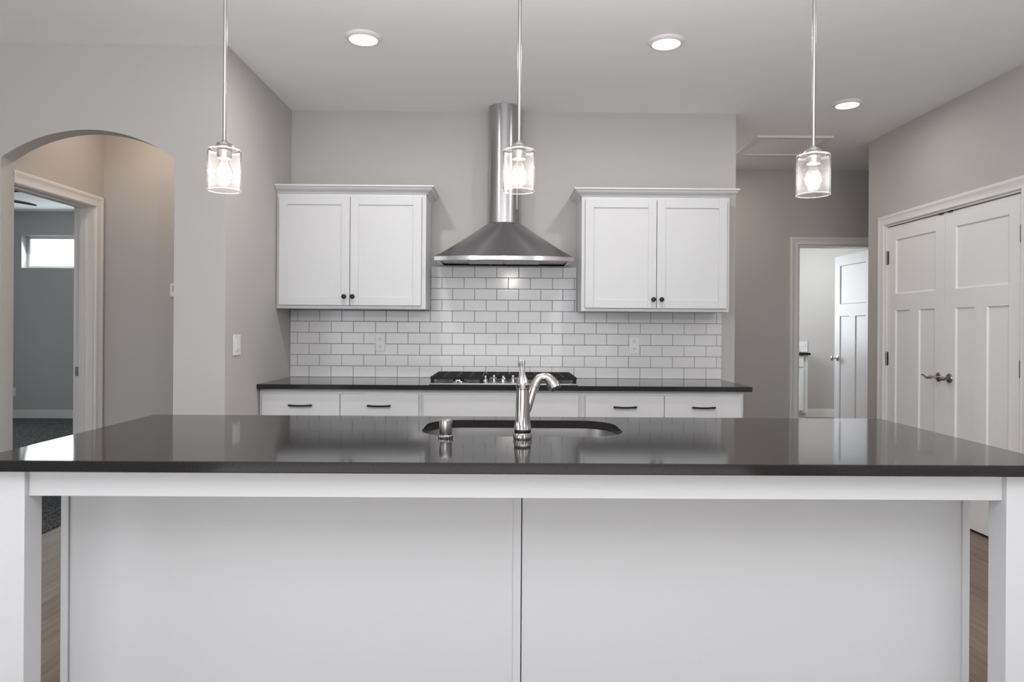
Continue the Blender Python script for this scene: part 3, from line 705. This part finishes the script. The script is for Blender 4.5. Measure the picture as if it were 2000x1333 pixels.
# ------------------------------------------------------------------ pendants
def pendant(x, ztop, zbot, label, first=None):
    y = 2.30
    t = thing('pendant_light', label, 'pendant light', (x, y, zbot), 'seeded glass pendants over the island')
    R = .0535
    MB().lathe([(.060, CZ-.0005), (.060, CZ-.018), (.052, CZ-.024), (.010, CZ-.028)], (x, y, 0), 36).build('canopy', M_FIX, t)
    MB().lathe([(.0060, ztop+.018), (.0060, CZ-.026)], (x, y, 0), 24).build('rod', M_FIX, t)
    MB().lathe([(.033, ztop+.0015), (.033, ztop+.006), (.029, ztop+.011), (.026, ztop+.012), (.0245, ztop+.018), (.012, ztop+.020), (.0095, ztop+.028), (.006, ztop+.030)], (x, y, 0), 40).build('cap', M_FIX, t)
    MB().lathe([(.0235, ztop-.004), (.0235, ztop-.028), (.0215, ztop-.031), (.015, ztop-.031)], (x, y, 0), 32).build('socket', M_FIX, t)
    s_ = MB().lathe([(.024, ztop), (R-.008, ztop), (R-.002, ztop-.002), (R, ztop-.008), (R, zbot)], (x, y, 0), 64, cap0=False, cap1=False).build('glass_shade', M_SEED, t, angle=60)
    MB().lathe([(R+.0006, zbot+.0018), (R+.0006, zbot), (R-.0026, zbot), (R-.0026, zbot+.0018), (R+.0006, zbot+.0018)], (x, y, 0), 64, cap0=False, cap1=False).build('shade_rim', M_RIM, s_)
    MB().lathe([(R-.007, ztop+.0004), (R-.0015, ztop-.0012), (R+.0004, ztop-.006), (R+.0004, ztop-.008)], (x, y, 0), 64, cap0=False, cap1=False).build('shade_rim', M_RIM, s_)
    bp = [(.0125, 0), (.0135, -.008), (.0165, -.018), (.022, -.030), (.0265, -.042), (.0275, -.052), (.0255, -.063), (.0195, -.072), (.010, -.0775), (.001, -.0785)]
    b = MB().lathe([(r_, ztop-.031+h_) for r_, h_ in bp], (x, y, 0), 36, cap0=False).build('bulb', M_BULB, t, angle=80)
    MB().lathe([(.003, ztop-.056), (.006, ztop-.064), (.0105, ztop-.076), (.0115, ztop-.084), (.009, ztop-.093), (.003, ztop-.098)], (x, y, 0), 20).build('filament', M_FIL, b, angle=80)
    point('bulb_light', (x, y, ztop-.083), 18.0, (1, .95, .90), .022)
pendant(-.938, 1.852, 1.715, 'leftmost seeded glass pendant hanging in front of the left wall corner')
pendant(.0345, 1.858, 1.721, 'seeded glass pendant in front of the range hood chimney')
pendant(1.012, 1.850, 1.716, 'rightmost seeded glass pendant hanging before the right hallway')

# ------------------------------------------------------------------ recessed ceiling lights
def downlight(x, y, label, lens=M_LED, power=10, col=(1, .97, .94)):
    t = thing('recessed_light', label, 'ceiling light', (x, y, CZ-.02), 'recessed disc lights in the ceiling')
    MB().lathe([(.096, CZ-.0004), (.094, CZ-.006), (.086, CZ-.014), (.074, CZ-.018), (.072, CZ-.016)], (x, y, 0), 48, cap0=True, cap1=False).build('trim_ring', M_PLATE, t, angle=50)
    MB().lathe([(.0735, CZ-.0165), (.06, CZ-.0205), (.03, CZ-.023), (.001, CZ-.0235)], (x, y, 0), 40, cap0=True).build('lens', lens, t, angle=60)
    d = bpy.data.lights.new('downlight', 'AREA'); d.shape = 'DISK'; d.size = .13; d.energy = power; d.color = col
    o = bpy.data.objects.new('downlight', d); C.objects.link(o); o.location = (x, y, CZ-.026)
downlight(-.765, 3.65, 'round recessed ceiling light left of the hood, above the left upper cabinet')
downlight(.830, 3.67, 'round recessed ceiling light between the middle and right pendants')
downlight(2.27, 4.645, 'smaller looking recessed ceiling light near the closet double doors', M_LED, 4, (1, .97, .94))
downlight(2.20, 2.75, 'recessed ceiling light just above the top right of the view', M_LED, 3)
downlight(1.82, 5.95, 'added unseen ceiling disc light behind the kitchen back wall, warming the hall', M_HALL, 5, (1, .84, .70))  # hidden disc added to warm and lift the far hall wall
downlight(4.6, 8.9, 'added unseen ceiling disc light filling the back room beyond the right hallway', M_LED, 26, (.96, 1, .97))  # out-of-view disc added to brighten the laundry back wall
downlight(-2.25, 4.32, 'warm recessed ceiling light inside the small arched hall', M_HALL, 4.5, (1, .80, .60))

# ------------------------------------------------------------------ ceiling fan in the bedroom
fX, fY, fZ = -4.60, 5.8, 2.375
fn = thing('ceiling_fan', 'dark ceiling fan in the bedroom seen through the left doorway', 'ceiling fan', (fX, fY, fZ))
M_BLADE = mat('dark_fan_blade', (.035, .03, .028), .5)[0]; M_FROST = mat('frosted_bowl', (.25, .26, .26), .4)[0]
MB().lathe([(.012, fZ+.08), (.012, CZ-.03)], (fX, fY, 0), 20).lathe([(.07, CZ-.001), (.065, CZ-.03), (.02, CZ-.05)], (fX, fY, 0), 28).build('downrod', M_BLADE, fn)
MB().lathe([(.03, fZ+.09), (.10, fZ+.06), (.12, fZ+.02), (.11, fZ-.02), (.06, fZ-.04)], (fX, fY, 0), 32).build('motor', M_BLADE, fn)
MB().lathe([(.10, fZ-.041), (.12, fZ-.06), (.10, fZ-.09), (.05, fZ-.11), (.001, fZ-.115)], (fX, fY, 0), 32).build('light_bowl', M_FROST, fn)
for k in range(5):
    t = 2*PI*k/5 - .04; ct_, st_ = math.cos(t), math.sin(t)
    out = []
    for (r_, w0) in ((.13, .03), (.2, .05), (.3, .062), (.5, .068), (.62, .066), (.66, .05), (.675, .02)):
        out.append((r_, w0))
    L = [(r_, w0) for r_, w0 in out] + [(r_, -w0) for r_, w0 in reversed(out)]
    P = lambda r_, w_, dz: (fX + r_*ct_ - w_*st_, fY + r_*st_ + w_*ct_, fZ + .0 + dz + w_*.3)
    MB().rings([[P(r_, w_, -.004) for r_, w_ in L], [P(r_, w_, .004) for r_, w_ in L]]).build('blade', M_BLADE, fn)

# ------------------------------------------------------------------ laundry vanity
lv = thing('laundry_cabinet', 'white base cabinet in the back room beyond the right hallway', 'base cabinet', (3.75, 9.85, 0))
MB().box(3.30, 4.22, 9.73, 9.995, .10, .908).box(3.31, 4.21, 9.78, 9.98, 0, .1).build('body', M_CAB, lv)
for (a0, a1) in ((3.33, 3.74), (3.745, 4.155)):
    MB().box(a0, a1, 9.71, 9.7295, .745, .89, .0015).build('drawer', M_CAB, lv)
    shaker(a0, a1, .13, .725, 9.7095).build('door', M_CAB, lv)
tag(MB().box(3.285, 4.245, 9.69, 9.999, .909, .94, .002).build('laundry_countertop', M_IRON), 'black countertop on the cabinet in the back room', 'countertop')
lb = thing('laundry_backsplash', 'short white tile backsplash above the black counter in the back room', 'backsplash', (3.77, 9.995, .94))
mb = MB()
for r_ in range(2):
    for k in range(8):
        a0 = 3.285 + k*.1553 - (.07 if r_ else 0); a1 = min(a0+.1527, 4.33); a0 = max(a0, 3.285)
        if a1-a0 > .02: mb.box(a0, a1, 9.990, 9.996, .942+r_*.0784, .942+r_*.0784+.0758, .0015)
mb.build('tiles', M_TILE, lb); MB().box(3.285, 4.333, 9.9935, 9.9985, .9405, 1.096).build('grout', M_GROUT, lb)
